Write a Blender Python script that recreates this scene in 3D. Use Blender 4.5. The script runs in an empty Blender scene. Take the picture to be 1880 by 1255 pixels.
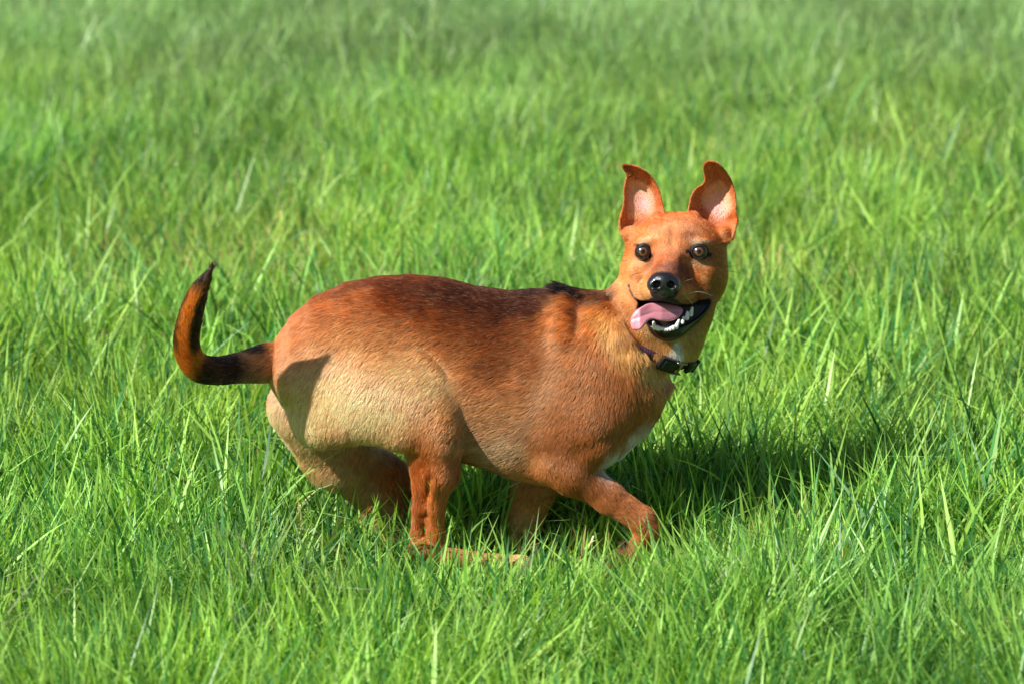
import bpy, math, os, sys
import numpy as np
from mathutils import Vector, Matrix, kdtree
DBG = ''          # 'clay' or 'low' for quick looks
rng = np.random.default_rng(7)
scene = bpy.context.scene

# ------------------------------------------------------------------ camera
S = 0.00075                      # metres per unit; one unit is one photograph pixel at the dog
PITCH = math.radians(14.0)
DIST = 5.0 / S
AIM = 425.0
FWD = np.array([0, math.cos(PITCH), -math.sin(PITCH)])
UPV = np.array([0, math.sin(PITCH), math.cos(PITCH)])
CAM = np.array([0, 0, AIM]) - FWD * DIST
F = DIST

cam_data = bpy.data.cameras.new('camera')
cam = bpy.data.objects.new('camera', cam_data)
scene.collection.objects.link(cam)
cam.location = Vector(CAM * S)
cam.rotation_euler = (math.pi / 2 - PITCH, 0, 0)
cam_data.sensor_width = 36.0
cam_data.lens = 36.0 * F / 1880.0
cam_data.clip_start = 0.1
cam_data.clip_end = 2000
cam_data.dof.use_dof = True
cam_data.dof.focus_distance = 4.93
cam_data.dof.aperture_fstop = 5.0
cam_data.dof.aperture_blades = 7
scene.camera = cam

# ------------------------------------------------------------------ world and sun
EL, AZ = math.radians(41), math.radians(32)
LIGHT = np.array([math.cos(EL) * math.cos(AZ), math.cos(EL) * math.sin(AZ), -math.sin(EL)])
world = bpy.data.worlds.new("World")
scene.world = world
world.use_nodes = True
wn = world.node_tree
wn.nodes.clear()
sky = wn.nodes.new('ShaderNodeTexSky')
sky.sky_type = 'NISHITA'
sky.sun_disc = False
sky.sun_elevation = EL
sky.sun_rotation = math.atan2(-LIGHT[0], -LIGHT[1]) % (2 * math.pi)
bg = wn.nodes.new('ShaderNodeBackground')
bg.inputs['Strength'].default_value = 0.05
wo = wn.nodes.new('ShaderNodeOutputWorld')
wn.links.new(sky.outputs[0], bg.inputs[0])
wn.links.new(bg.outputs[0], wo.inputs[0])
sun_d = bpy.data.lights.new('sun', 'SUN')
sun_d.energy = 5.0
sun_d.angle = math.radians(0.5)
sun_d.color = (1.0, 0.965, 0.90)
sun = bpy.data.objects.new('sun', sun_d)
sun.rotation_euler = Vector(LIGHT).to_track_quat('-Z', 'Y').to_euler()
sun.location = (-3, -2, 4)
scene.collection.objects.link(sun)
scene.view_settings.view_transform = 'Standard'
scene.view_settings.look = 'None'
scene.view_settings.gamma = 1.0
scene.view_settings.use_curve_mapping = False
scene.view_settings.exposure = 0.70

# ------------------------------------------------------------------ helpers
def wc(px, py, c):
    """picture position and distance behind the dog's mid plane -> world units"""
    px, py, c = np.broadcast_arrays(np.asarray(px, float), np.asarray(py, float), np.asarray(c, float))
    k = (F + c) / F
    out = np.empty(px.shape + (3,))
    out[..., 0] = (px - 940) * k
    v = (627.5 - py) * k
    a = F + c
    out[..., 1] = CAM[1] + a * FWD[1] + v * UPV[1]
    out[..., 2] = CAM[2] + a * FWD[2] + v * UPV[2]
    return out

def pc(px, py, d):
    """picture position on the upright plane y = d -> (px, py, c)"""
    v = (627.5 - py)
    t = (d - CAM[1]) / (F * FWD[1] + v * UPV[1])
    return np.array([px, py, F * t - F])

def vnoise(p, seed=0):
    """value noise in 3-D, 0..1"""
    i = np.floor(p).astype(np.int64)
    f = p - i
    f = f * f * (3 - 2 * f)
    def h(a, b, c):
        n = (a * 374761393 + b * 668265263 + c * 2147483647 + seed * 1274126177) & 0xffffffff
        n = ((n ^ (n >> 13)) * 1274126177) & 0xffffffff
        return ((n ^ (n >> 16)) & 0xffff) / 65535.0
    r = 0
    for dx in (0, 1):
        for dy in (0, 1):
            for dz in (0, 1):
                w = (f[:, 0] if dx else 1 - f[:, 0]) * (f[:, 1] if dy else 1 - f[:, 1]) * (f[:, 2] if dz else 1 - f[:, 2])
                r = r + w * h(i[:, 0] + dx, i[:, 1] + dy, i[:, 2] + dz)
    return r

def sstep(a, b, x):
    t = np.clip((x - a) / (b - a), 0, 1)
    return t * t * (3 - 2 * t)

def poly_dist(px, py, poly):
    """signed 2-D distance to a closed polygon, negative inside"""
    d = np.full(px.shape, 1e9); inside = np.zeros(px.shape, bool)
    n = len(poly)
    for i in range(n):
        ax, ay = poly[i]; bx, by = poly[(i + 1) % n]
        ex, ey = bx - ax, by - ay
        wx, wy = px - ax, py - ay
        t = np.clip((wx * ex + wy * ey) / (ex * ex + ey * ey + 1e-9), 0, 1)
        d = np.minimum(d, (wx - t * ex) ** 2 + (wy - t * ey) ** 2)
        cnd = ((ay <= py) & (by > py)) | ((by <= py) & (ay > py))
        xi = ax + (py - ay) * ex / (ey if abs(ey) > 1e-9 else 1e-9)
        inside ^= cnd & (px < xi)
    d = np.sqrt(d)
    return np.where(inside, -d, d)

def line_dist(px, py, pts):
    d = np.full(px.shape, 1e9)
    for (ax, ay), (bx, by) in zip(pts[:-1], pts[1:]):
        ex, ey = bx - ax, by - ay
        t = np.clip(((px - ax) * ex + (py - ay) * ey) / (ex * ex + ey * ey + 1e-9), 0, 1)
        d = np.minimum(d, (px - ax - t * ex) ** 2 + (py - ay - t * ey) ** 2)
    return np.sqrt(d)

def smooth_poly(poly, n=2):
    p = np.array(poly, float)
    for _ in range(n):
        q = np.roll(p, -1, 0)
        p = np.stack([p * .75 + q * .25, p * .25 + q * .75], 1).reshape(-1, 2)
    return [tuple(a) for a in p]

class Field:
    """signed distance field on a rectilinear grid in (px, py, c)"""
    def __init__(s, gx, gy, gz):
        s.g = [np.asarray(a, np.float32) for a in (gx, gy, gz)]
        s.D = np.full([len(a) for a in s.g], 60.0, np.float32)
    def sl(s, lo, hi):
        r = []
        for a, l, h in zip(s.g, lo, hi):
            i = max(0, np.searchsorted(a, l) - 1); j = min(len(a), np.searchsorted(a, h) + 1)
            r.append(slice(i, j))
        X, Y, Z = s.g[0][r[0]][:, None, None], s.g[1][r[1]][None, :, None], s.g[2][r[2]][None, None, :]
        return tuple(r), X, Y, Z
    def union(s, r, d, k):
        a = s.D[r]
        if a.size == 0: return
        if k > 0:
            h = np.maximum(k - np.abs(a - d), 0) / k
            s.D[r] = np.minimum(a, d) - h * h * h * k / 6
        else:
            s.D[r] = np.minimum(a, d)
    def cut(s, r, d, k):
        a = s.D[r]
        h = np.maximum(k - np.abs(a + d), 0) / k if k > 0 else 0
        s.D[r] = np.maximum(a, -d) + h * h * h * k / 6
    def ell(s, c, rad, k=20, rot=0.0, cut=False, yaw=0.0):
        c = np.array(c, float); m = max(rad) + 60
        r, X, Y, Z = s.sl(c - m, c + m)
        dx, dy, dz = X - c[0], Y - c[1], Z - c[2]
        if yaw:
            ca, sa = math.cos(yaw), math.sin(yaw); dx, dz = dx * ca + dz * sa, -dx * sa + dz * ca
        if rot:
            ca, sa = math.cos(rot), math.sin(rot); dx, dy = dx * ca + dy * sa, -dx * sa + dy * ca
        q = np.sqrt((dx / rad[0]) ** 2 + (dy / rad[1]) ** 2 + (dz / rad[2]) ** 2)
        q2 = np.sqrt((dx / rad[0] ** 2) ** 2 + (dy / rad[1] ** 2) ** 2 + (dz / rad[2] ** 2) ** 2) + 1e-6
        d = np.maximum(q * (q - 1) / q2, (q - 1) * min(rad))
        (s.cut if cut else s.union)(r, d.astype(np.float32), k)
    def cone(s, a, b, ra, rb, k=20, fz=1.0, cut=False):
        """round cone; fz > 1 makes it wider in depth, < 1 flatter"""
        a = np.array(a, float); b = np.array(b, float)
        m = max(ra, rb) * max(fz, 1) + 60
        r, X, Y, Z = s.sl(np.minimum(a, b) - m, np.maximum(a, b) + m)
        e = (b - a).copy(); e[2] /= fz
        dx, dy, dz = X - a[0], Y - a[1], (Z - a[2]) / fz
        L2 = float(e @ e); t = np.clip((dx * e[0] + dy * e[1] + dz * e[2]) / L2, 0, 1)
        q = np.sqrt((dx - t * e[0]) ** 2 + (dy - t * e[1]) ** 2 + (dz - t * e[2]) ** 2)
        d = (q - (ra + (rb - ra) * t)) * min(1, fz)
        (s.cut if cut else s.union)(r, d.astype(np.float32), k)
    def chain(s, pts, k=20, k0=None, fz=1.0):
        for i, ((ax, ay, ac, ar), (bx, by, bc, br)) in enumerate(zip(pts[:-1], pts[1:])):
            s.cone((ax, ay, ac), (bx, by, bc), ar, br, k0 if (i == 0 and k0 is not None) else k, fz)
    def mesh(s):
        """surface nets -> vertices (px,py,c), quads"""
        D = s.D; N = D < 0
        c = np.zeros([n - 1 for n in D.shape], np.int8)
        for i in (0, 1):
            for j in (0, 1):
                for k in (0, 1):
                    c += N[i:N.shape[0] - 1 + i, j:N.shape[1] - 1 + j, k:N.shape[2] - 1 + k]
        act = (c > 0) & (c < 8)
        idx = np.full(act.shape, -1, np.int64)
        I = np.argwhere(act)
        idx[act] = np.arange(len(I))
        P = np.zeros((len(I), 3)); W = np.zeros(len(I))
        corners = [(i, j, k) for i in (0, 1) for j in (0, 1) for k in (0, 1)]
        val = {cc: D[I[:, 0] + cc[0], I[:, 1] + cc[1], I[:, 2] + cc[2]] for cc in corners}
        for a in corners:
            for ax in range(3):
                if a[ax]: continue
                b = list(a); b[ax] = 1; b = tuple(b)
                va, vb = val[a], val[b]
                x = (va < 0) != (vb < 0)
                t = np.where(x, va / np.where(x, va - vb, 1), 0)
                p = np.tile(np.array(a, float), (len(I), 1)); p[:, ax] = t
                P[x] += p[x]; W += x
        P = P / W[:, None] + I
        V = np.stack([np.interp(P[:, i], np.arange(len(s.g[i])), s.g[i]) for i in range(3)], 1)
        quads = []
        for ax in range(3):
            o1, o2 = [(1, 2), (2, 0), (0, 1)][ax]
            sl1 = [slice(None)] * 3; sl1[ax] = slice(0, -1)
            sl2 = [slice(None)] * 3; sl2[ax] = slice(1, None)
            A, B = N[tuple(sl1)], N[tuple(sl2)]
            E = np.argwhere(A != B)
            E = E[(E[:, o1] > 0) & (E[:, o2] > 0) & (E[:, o1] < D.shape[o1] - 1) & (E[:, o2] < D.shape[o2] - 1)]
            flip = A[E[:, 0], E[:, 1], E[:, 2]]
            def cell(d1, d2):
                e = E.copy(); e[:, o1] -= d1; e[:, o2] -= d2
                return idx[e[:, 0], e[:, 1], e[:, 2]]
            q = np.stack([cell(1, 1), cell(0, 1), cell(0, 0), cell(1, 0)], 1)
            q[~flip] = q[~flip][:, ::-1]
            quads.append(q)
        Q = np.concatenate(quads)

        return V, Q

def relax(V, Q, it=2, lam=0.5):
    n = len(V)
    e = np.concatenate([Q[:, [0, 1]], Q[:, [1, 2]], Q[:, [2, 3]], Q[:, [3, 0]]])
    deg = np.bincount(e[:, 0], minlength=n) + np.bincount(e[:, 1], minlength=n)
    for _ in range(it):
        A = np.zeros_like(V)
        for k in range(3):
            A[:, k] = np.bincount(e[:, 0], V[e[:, 1], k], n) + np.bincount(e[:, 1], V[e[:, 0], k], n)
        V = V * (1 - lam) + lam * A / np.maximum(deg, 1)[:, None]
    return V

def new_mesh(name, V, Q, mat, parent=None, color=None, smooth=True):
    me = bpy.data.meshes.new(name)
    V = np.asarray(V, np.float32); Q = np.asarray(Q, np.int32)
    k = Q.shape[1]
    me.vertices.add(len(V)); me.vertices.foreach_set('co', V.ravel())
    me.loops.add(Q.size); me.loops.foreach_set('vertex_index', Q.ravel())
    me.polygons.add(len(Q))
    me.polygons.foreach_set('loop_start', np.arange(len(Q), dtype=np.int32) * k)
    me.polygons.foreach_set('loop_total', np.full(len(Q), k, np.int32))
    if smooth: me.polygons.foreach_set('use_smooth', np.ones(len(Q), bool))
    me.update(calc_edges=True)
    if color is not None:
        at = me.color_attributes.new('tone', 'FLOAT_COLOR', 'POINT')
        c = np.ones((len(V), 4), np.float32); c[:, :3] = color
        at.data.foreach_set('color', c.ravel())
    me.materials.append(mat)
    o = bpy.data.objects.new(name, me)
    scene.collection.objects.link(o)
    if parent: o.parent = parent
    return o

def node_mat(name):
    m = bpy.data.materials.new(name); m.use_nodes = True
    nt = m.node_tree; nt.nodes.clear()
    out = nt.nodes.new('ShaderNodeOutputMaterial')
    return m, nt, out

def principled(name, color, rough=0.5, spec=0.5, bump=None, coat=0.0, sss=0.0, attr=None, noise=None):
    m, nt, out = node_mat(name)
    b = nt.nodes.new('ShaderNodeBsdfPrincipled')
    b.inputs['Base Color'].default_value = (*color, 1)
    b.inputs['Roughness'].default_value = rough
    b.inputs['Specular IOR Level'].default_value = spec
    b.inputs['Coat Weight'].default_value = coat
    b.inputs['Coat Roughness'].default_value = 0.08
    if sss:
        b.inputs['Subsurface Weight'].default_value = sss
        b.inputs['Subsurface Radius'].default_value = (1.0, 0.35, 0.25)
        b.inputs['Subsurface Scale'].default_value = 0.004
    if attr:
        a = nt.nodes.new('ShaderNodeAttribute'); a.attribute_name = attr
        nt.links.new(a.outputs['Color'], b.inputs['Base Color'])
    tc = nt.nodes.new('ShaderNodeTexCoord')
    if noise:
        n = nt.nodes.new('ShaderNodeTexNoise'); n.inputs['Scale'].default_value = noise[0]
        nt.links.new(tc.outputs['Object'], n.inputs['Vector'])
        mx = nt.nodes.new('ShaderNodeMix'); mx.data_type = 'RGBA'
        mx.inputs[6].default_value = (*color, 1); mx.inputs[7].default_value = (*noise[1], 1)
        nt.links.new(n.outputs['Fac'], mx.inputs[0]); nt.links.new(mx.outputs[2], b.inputs['Base Color'])
    if bump:
        n = nt.nodes.new('ShaderNodeTexVoronoi' if bump[2] == 'v' else 'ShaderNodeTexNoise'); n.inputs['Scale'].default_value = bump[0]
        nt.links.new(tc.outputs['Object'], n.inputs['Vector'])
        bp = nt.nodes.new('ShaderNodeBump'); bp.inputs['Strength'].default_value = bump[1]; bp.inputs['Distance'].default_value = 0.001
        nt.links.new(n.outputs[0], bp.inputs['Height']); nt.links.new(bp.outputs[0], b.inputs['Normal'])
        if coat: nt.links.new(bp.outputs[0], b.inputs['Coat Normal'])
    nt.links.new(b.outputs[0], out.inputs[0])
    return m

def place(V):
    return wc(V[:, 0], V[:, 1], V[:, 2]) * S

# ------------------------------------------------------------------ the dog: outlines in its own head
EAR_A = smooth_poly([(1140,304),(1146,301),(1158,302),(1172,306),(1188,315),(1203,332),(1213,352),(1218,375),(1222,395),(1218,425),(1190,440),(1155,442),(1136,430),(1134,412),(1139,395),(1144,372),(1143,350),(1147,330),(1151,322),(1144,314)], 1)
EAR_B = smooth_poly([(1292,300),(1301,294),(1315,297),(1330,310),(1343,329),(1351,352),(1353,375),(1352,392),(1358,405),(1353,425),(1345,445),(1310,450),(1280,430),(1262,398),(1263,380),(1268,358),(1278,344),(1291,338),(1293,325),(1289,312)], 1)
MOUTH_IN = smooth_poly([(1172,557),(1184,554),(1219,554),(1243,562),(1262,564),(1286,555),(1301,551),(1300,560),(1290,573),(1276,586),(1262,594),(1250,600),(1224,607),(1204,601),(1193,592),(1188,584),(1172,582)], 1)
LIPS = smooth_poly([(1170,553),(1190,551),(1196,546),(1219,545),(1243,549),(1250,557),(1264,560),(1286,551),(1304,546),(1307,556),(1301,572),(1284,592),(1266,608),(1248,621),(1226,627),(1205,621),(1192,610),(1188,596),(1178,586)], 1)
CORNER = [(1154,524),(1157,534),(1163,545),(1171,553),(1182,559)]
TONGUE = smooth_poly([(1176,560),(1190,552),(1225,552),(1258,562),(1258,576),(1246,589),(1228,595),(1210,593),(1197,589),(1190,594),(1182,606),(1170,611),(1158,609),(1153,595),(1155,580),(1164,567)], 2)
INNER_A = smooth_poly([(1147,330),(1165,324),(1188,330),(1202,348),(1209,372),(1204,392),(1186,404),(1168,412),(1146,408),(1147,388),(1148,360)], 2)
INNER_B = smooth_poly([(1286,348),(1302,334),(1325,322),(1342,342),(1350,365),(1350,388),(1340,402),(1328,414),(1310,412),(1294,394),(1280,374)], 2)
EYES = [((1181,463,-84), 10.0, 11.8, 0.05), ((1283,463,-87), 12.8, 11.2, 0.10)]

def build_dog_field():
    fine, coarse = (2.6, 6.0) if DBG == 'low' else (1.7, 4.2)
    gx = np.concatenate([np.arange(300, 1108, coarse), np.arange(1108, 1372, fine), np.arange(1372, 1392, coarse)])
    gy = np.concatenate([np.arange(284, 720, fine), np.arange(720, 1082, coarse)])
    gz = np.concatenate([np.arange(-300, -215, 5), np.arange(-215, 40, fine * 1.25), np.arange(40, 185, 5)])
    f = Field(gx, gy, gz)
    # torso by stations: x, top, bottom, middle depth, half width
    st = np.array([(494,668,690,-24,10),(501,645,712,-24,42),(515,611,735,-20,74),(540,577,752,-15,92),(580,544,765,-8,104),(640,518,780,-2,110),
        (700,507,802,3,112),(760,505,825,6,112),(820,511,842,8,110),(880,526,858,10,110),(940,533,880,12,112),(1000,530,893,12,118),
        (1040,527,888,10,118),(1100,537,862,6,112),(1150,566,832,2,100),(1190,612,796,0,82),(1213,656,758,-4,58),(1227,688,722,-6,30),(1232,700,708,-6,8)], float)
    r, X, Y, Z = f.sl((440, 430, -200), (1300, 970, 200))
    xs = X[:, 0, 0]
    def sm(col):
        v = np.interp(xs, st[:, 0], st[:, col])
        return v[:, None, None]
    top, bot, yc, hy = sm(1), sm(2), sm(3), np.maximum(sm(4), 8)
    hz = (bot - top) / 2; zc = (bot + top) / 2
    Yw = Y + (Z - yc) * 0.25
    u = (Yw - zc) / hz; w = (Z - yc) / hy
    w = w * (1 + 0.10 * np.clip(u, -1, 1.2))                  # a little narrower to the belly
    q = np.sqrt(u * u + w * w)
    g = np.sqrt((u / hz) ** 2 + (w / hy) ** 2) / np.maximum(q, 1e-3)
    d = (q - 1) / np.maximum(g, 1e-4)
    d = np.where(q < 0.2, -30, d)
    ex = np.maximum(np.maximum(494 - X, X - 1238), 0)
    d = np.maximum(d, 0) * 0 + np.where(ex > 0, np.sqrt(np.maximum(d, 0) ** 2 + ex ** 2), d)
    f.union(r, d.astype(np.float32), 0)
    P = pc
    def pr(x, y, d, rr): return (*P(x, y, d), rr)
    # near hind leg
    f.ell(P(640, 712, -76), (128, 112, 62), 30, rot=0.10, yaw=-0.30)
    f.ell(P(742, 735, -98), (112, 100, 52), 18, rot=0.35)
    f.ell(P(800, 778, -106), (57, 72, 44), 16)
    f.ell(P(592, 757, -62), (66, 68, 52), 24, rot=0.3, yaw=-0.3)
    f.chain([pr(806, 812, -98, 49), pr(803, 866, -95, 43), pr(795, 925, -92, 24), pr(800, 975, -88, 17), pr(803, 1004, -86, 18)], 14)
    f.chain([pr(782, 830, -92, 42), pr(778, 885, -88, 25), pr(770, 930, -86, 15), pr(766, 975, -84, 12), pr(766, 1004, -84, 17)], 10)
    f.chain([pr(778, 1008, -86, 26), pr(820, 1024, -88, 22), pr(905, 1036, -90, 20), pr(955, 1040, -92, 24)], 14)
    for dd in (-16, -5, 6, 17):
        f.cone(P(955, 1040, -92 + dd), P(982, 1044, -92 + dd * 1.2), 13, 10, 6)
    # far hind leg
    f.chain([pr(550, 744, 22, 66), pr(616, 826, 64, 67), pr(700, 888, 116, 63)], 24, fz=0.5)
    f.chain([pr(700, 888, 104, 61), pr(708, 945, 98, 51), pr(722, 994, 82, 34)], 14, fz=0.8)
    f.chain([pr(732, 992, 66, 24), pr(800, 1003, 62, 19), pr(858, 1006, 60, 20)], 12)
    # near foreleg
    f.ell(P(1075, 705, -82), (100, 140, 44), 36, rot=0.25)
    f.cone(P(1085, 760, -92), P(1018, 846, -94), 66, 40, 26, fz=0.75)
    f.chain([pr(1018, 848, -94, 42), pr(1052, 866, -98, 42), pr(1115, 910, -100, 32), pr(1178, 953, -104, 27), pr(1188, 966, -104, 27)], 14, k0=22)
    f.chain([pr(1190, 972, -104, 25), pr(1172, 1004, -104, 20), pr(1145, 1024, -106, 21)], 10)
    for dd in (-15, -5, 5, 15):
        f.cone(P(1145, 1024, -106 + dd), P(1116, 1034, -106 + dd * 1.25), 12, 10, 5)
    f.ell(P(1146, 996, -106), (8, 8, 8), 4)
    f.chain([pr(1048, 866, -92, 38), pr(1085, 800, -84, 58)], 34)
    # far foreleg
    f.chain([pr(1000, 842, 62, 60), pr(982, 892, 60, 45), pr(962, 955, 58, 34), pr(955, 992, 54, 28), pr(958, 1003, 50, 26)], 16, k0=26)
    for dd in (-15, -5, 5, 15):
        f.cone(P(958, 1006, 48 + dd), P(978, 1012, 44 + dd * 1.2), 13, 10, 6)
    # neck and throat
    f.ell(P(1125, 650, -20), (95, 120, 92), 40, rot=0.5)
    f.chain([pr(1100, 645, 5, 102), pr(1172, 604, 2, 84), pr(1208, 560, 0, 82)], 40)
    f.ell((1222, 600, -22), (70, 80, 62), 30)
    f.ell((1232, 612, -40), (50, 52, 50), 30)
    # tail
    TAIL = [pr(525, 664, -34, 46), pr(488, 667, -46, 39), pr(445, 674, -84, 31), pr(402, 680, -128, 28), pr(368, 675, -166, 28),
             pr(348, 652, -188, 27), pr(343, 620, -202, 26), pr(350, 580, -214, 25), pr(362, 543, -224, 21), pr(376, 515, -231, 14), pr(389, 494, -236, 5)]
    TAIL = np.array(TAIL); u_ = np.linspace(0, len(TAIL) - 1, 46); T2 = []
    for uu in u_:
        i_ = min(int(uu), len(TAIL) - 2); w_ = uu - i_
        p0, p1, p2, p3 = TAIL[max(i_ - 1, 0)], TAIL[i_], TAIL[i_ + 1], TAIL[min(i_ + 2, len(TAIL) - 1)]
        T2.append(0.5 * ((2 * p1) + (p2 - p0) * w_ + (2 * p0 - 5 * p1 + 4 * p2 - p3) * w_ ** 2 + (3 * p1 - p0 - 3 * p2 + p3) * w_ ** 3))
    f.chain([tuple(t_) for t_ in T2], 2, k0=26)
    # head (picture axes, c = depth along the line of sight)
    f.ell((1240, 458, -18), (92, 62, 73), 30)
    f.ell((1242, 428, -24), (58, 36, 60), 30)
    f.ell((1191, 503, -22), (54, 60, 58), 26)
    f.ell((1288, 500, -14), (48, 66, 56), 30)
    f.ell((1276, 556, -30), (38, 52, 50), 24)
    f.ell((1169, 550, -8), (42, 46, 50), 24)
    f.cone((1231, 466, -54), (1221, 513, -122), 25, 25, 34)        # bridge of the nose
    f.cone((1231, 512, -60), (1220, 532, -133), 42, 30, 22)
    f.cone((1188, 528, -55), (1202, 541, -127), 30, 16, 20)
    f.cone((1262, 532, -55), (1238, 543, -127), 31, 17, 20)
    f.ell((1186, 444, -64), (25, 10, 18), 12, rot=-0.1)            # brows
    f.ell((1279, 444, -64), (27, 10, 18), 12, rot=0.1)
    f.cone((1236, 585, -40), (1223, 600, -118), 38, 26, 16)        # lower jaw
    f.cone((1292, 552, -40), (1240, 604, -112), 20, 18, 12)        # stretched lip
    # ears
    for poly, c0, cup, curl_y, bend in ((EAR_A, -40, 22, 345, 22), (EAR_B, -38, 34, 350, 34)):
        xs_ = [p[0] for p in poly]; ys_ = [p[1] for p in poly]
        r, X, Y, Z = f.sl((min(xs_) - 14, min(ys_) - 14, c0 - 70), (max(xs_) + 14, max(ys_) + 5, c0 + 60))
        XX, YY = np.broadcast_arrays(X[:, :, 0], Y[:, :, 0])
        dp = poly_dist(XX, YY, poly)
        inn = np.clip(-dp, 0, 60)
        t = np.clip((curl_y - YY) / 50.0, 0, 1.2)
        cz = c0 + cup * (1 - np.exp(-inn / 12)) * (1 - 0.6 * np.clip(t, 0, 1)) - bend * t * t
        if c0 == -40:
            ln_ = YY - np.interp(XX, [1140, 1151, 1166, 1192, 1210], [316, 323, 332, 346, 362])
            cz = cz - 8 * sstep(2.5, -2.5, ln_) * sstep(1200, 1165, XX)
        gx_, gy_ = np.gradient(cz, XX[:, 0], YY[0, :])
        sl = np.sqrt(1 + np.clip(gx_ ** 2 + gy_ ** 2, 0, 6))
        th = 3.9
        a = np.abs(Z - cz[:, :, None]) / sl[:, :, None] - th
        b = (dp + 0.8)[:, :, None] + 0 * a
        h = np.maximum(6 - np.abs(a - b), 0) / 6
        d = np.maximum(a, b) + h ** 3
        f.union(r, d.astype(np.float32), 8)
    # ear base flesh
    f.ell((1158, 432, -26), (16, 16, 18), 18)
    f.ell((1330, 432, -24), (14, 18, 18), 18)
    f.ell((1208, 405, -34), (13, 16, 16), 14)
    f.ell((1272, 403, -32), (13, 15, 16), 14)
    # eyes: socket then lid rim
    for (cx, cy, cc), rx, ry, rot in EYES:
        f.ell((cx, cy, cc + 8), (rx + 2, ry + 1.5, 22), 4, rot=rot, cut=True)
        r, X, Y, Z = f.sl((cx - 40, cy - 40, cc - 30), (cx + 40, cy + 40, cc + 60))
        dx, dy = X - cx, Y - cy
        ca, sa = math.cos(rot), math.sin(rot); dx, dy = dx * ca + dy * sa, -dx * sa + dy * ca
        rr = np.sqrt((dx / rx) ** 2 + (dy / ry) ** 2)
        rad = (rr - 1.04) * min(rx, ry)
        zz = Z - (cc - 2.0 + 0.024 * dy * np.abs(dy) / 20 + 0.020 * (dx * dx + dy * dy))
        d = np.sqrt(rad ** 2 + zz ** 2) - 3.3
        f.union(r, d.astype(np.float32), 4)
    # mouth
    r, X, Y, Z = f.sl((1150, 530, -230), (1320, 640, -20))
    XX, YY = np.broadcast_arrays(X[:, :, 0], Y[:, :, 0])
    d = np.maximum(poly_dist(XX, YY, MOUTH_IN)[:, :, None], Z + 52)
    f.cut(r, d.astype(np.float32), 4)
    r, X, Y, Z = f.sl((1140, 510, -230), (1200, 575, 20))
    XX, YY = np.broadcast_arrays(X[:, :, 0], Y[:, :, 0])
    f.D[r] += (2.5 * np.exp(-(line_dist(XX, YY, CORNER) / 3.5) ** 2))[:, :, None].astype(np.float32)
    # folds: flank skin, shoulder blade, elbow
    r, X, Y, Z = f.sl((740, 500, -240), (1220, 1000, -20))
    XX, YY = np.broadcast_arrays(X[:, :, 0], Y[:, :, 0])
    gr = 4 * np.exp(-(line_dist(XX, YY, [(778, 636), (800, 655), (824, 684)]) / 6) ** 2)
    gr = gr + 3.2 * np.exp(-(line_dist(XX, YY, [(1010, 660), (992, 730), (978, 800), (968, 845)]) / 24) ** 2)
    gr = gr + 2.5 * np.exp(-(line_dist(XX, YY, [(1060, 826), (1105, 808), (1170, 778)]) / 14) ** 2)
    gr = gr + 6 * np.exp(-(line_dist(XX, YY, [(790, 872), (783, 920), (784, 985)]) / 5) ** 2) * sstep(-60, -60.1, 0 * XX - 70)
    gr = gr + 9 * np.exp(-(line_dist(XX, YY, [(1122, 548), (1148, 592), (1180, 636), (1214, 668)]) / 8) ** 2)
    gr = gr + 4 * np.exp(-(line_dist(XX, YY, [(1064, 540), (1060, 610)]) / 12) ** 2) - 5 * np.exp(-(line_dist(XX, YY, [(1034, 545), (1028, 620)]) / 16) ** 2)
    f.D[r] += gr[:, :, None].astype(np.float32)
    # planes of the face: hollows beside the bridge and before the eyes, whisker pads, furrow, brow wrinkles
    r, X, Y, Z = f.sl((1110, 385, -240), (1360, 620, 10))
    XX, YY = np.broadcast_arrays(X[:, :, 0], Y[:, :, 0])
    def gb(cx, cy, rx, ry, a, rot=0.0):
        ca, sa = math.cos(rot), math.sin(rot); dx, dy = XX - cx, YY - cy
        return a * np.exp(-((dx * ca + dy * sa) / rx) ** 2 - ((-dx * sa + dy * ca) / ry) ** 2)
    gr = gb(1200, 486, 11, 15, 5, 0.35) + gb(1262, 488, 11, 15, 4, -0.35) + gb(1235, 436, 7, 26, 4) - gb(1186, 444, 20, 8, 4) - gb(1280, 444, 20, 8, 4)
    gr = gr - gb(1192, 537, 13, 12, 6) - gb(1249, 539, 13, 12, 6) + 4 * np.exp(-(line_dist(XX, YY, [(1182, 512), (1172, 530), (1172, 548)]) / 6) ** 2)
    gr = gr + 5 * np.exp(-(line_dist(XX, YY, [(1262, 512), (1274, 530), (1282, 548)]) / 7) ** 2)
    gr = gr - gb(1163, 497, 17, 14, 6) - gb(1305, 500, 16, 16, 6) + gb(1145, 505, 8, 30, 4, 0.2)
    for pl in ([(1204, 401), (1224, 405), (1240, 402)], [(1206, 409), (1228, 412), (1246, 408)], [(1262, 405), (1285, 415), (1305, 432)], [(1196, 405), (1176, 420), (1166, 440)]):
        gr = gr + 1.3 * np.exp(-(line_dist(XX, YY, pl) / 3.0) ** 2)
    f.D[r] += gr[:, :, None].astype(np.float32)
    # the coat's thickness comes off the skin
    XX, YY = np.meshgrid(f.g[0], f.g[1], indexing='ij')
    hd = sstep(1116, 1136, XX) * sstep(640, 610, YY)
    ins = 4.5 * (1 - hd) + 1.6 * hd * sstep(395, 420, YY)
    ins = ins * (1 - 0.45 * sstep(880, 960, YY))
    f.D += ins[:, :, None].astype(np.float32)
    return f

# ------------------------------------------------------------------ coat colour, with some sun and shade painted in
def srgb(r, g, b):
    c = np.array([r, g, b], float) / 255
    return np.where(c <= 0.04045, c / 12.92, ((c + 0.055) / 1.055) ** 2.4)

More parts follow.
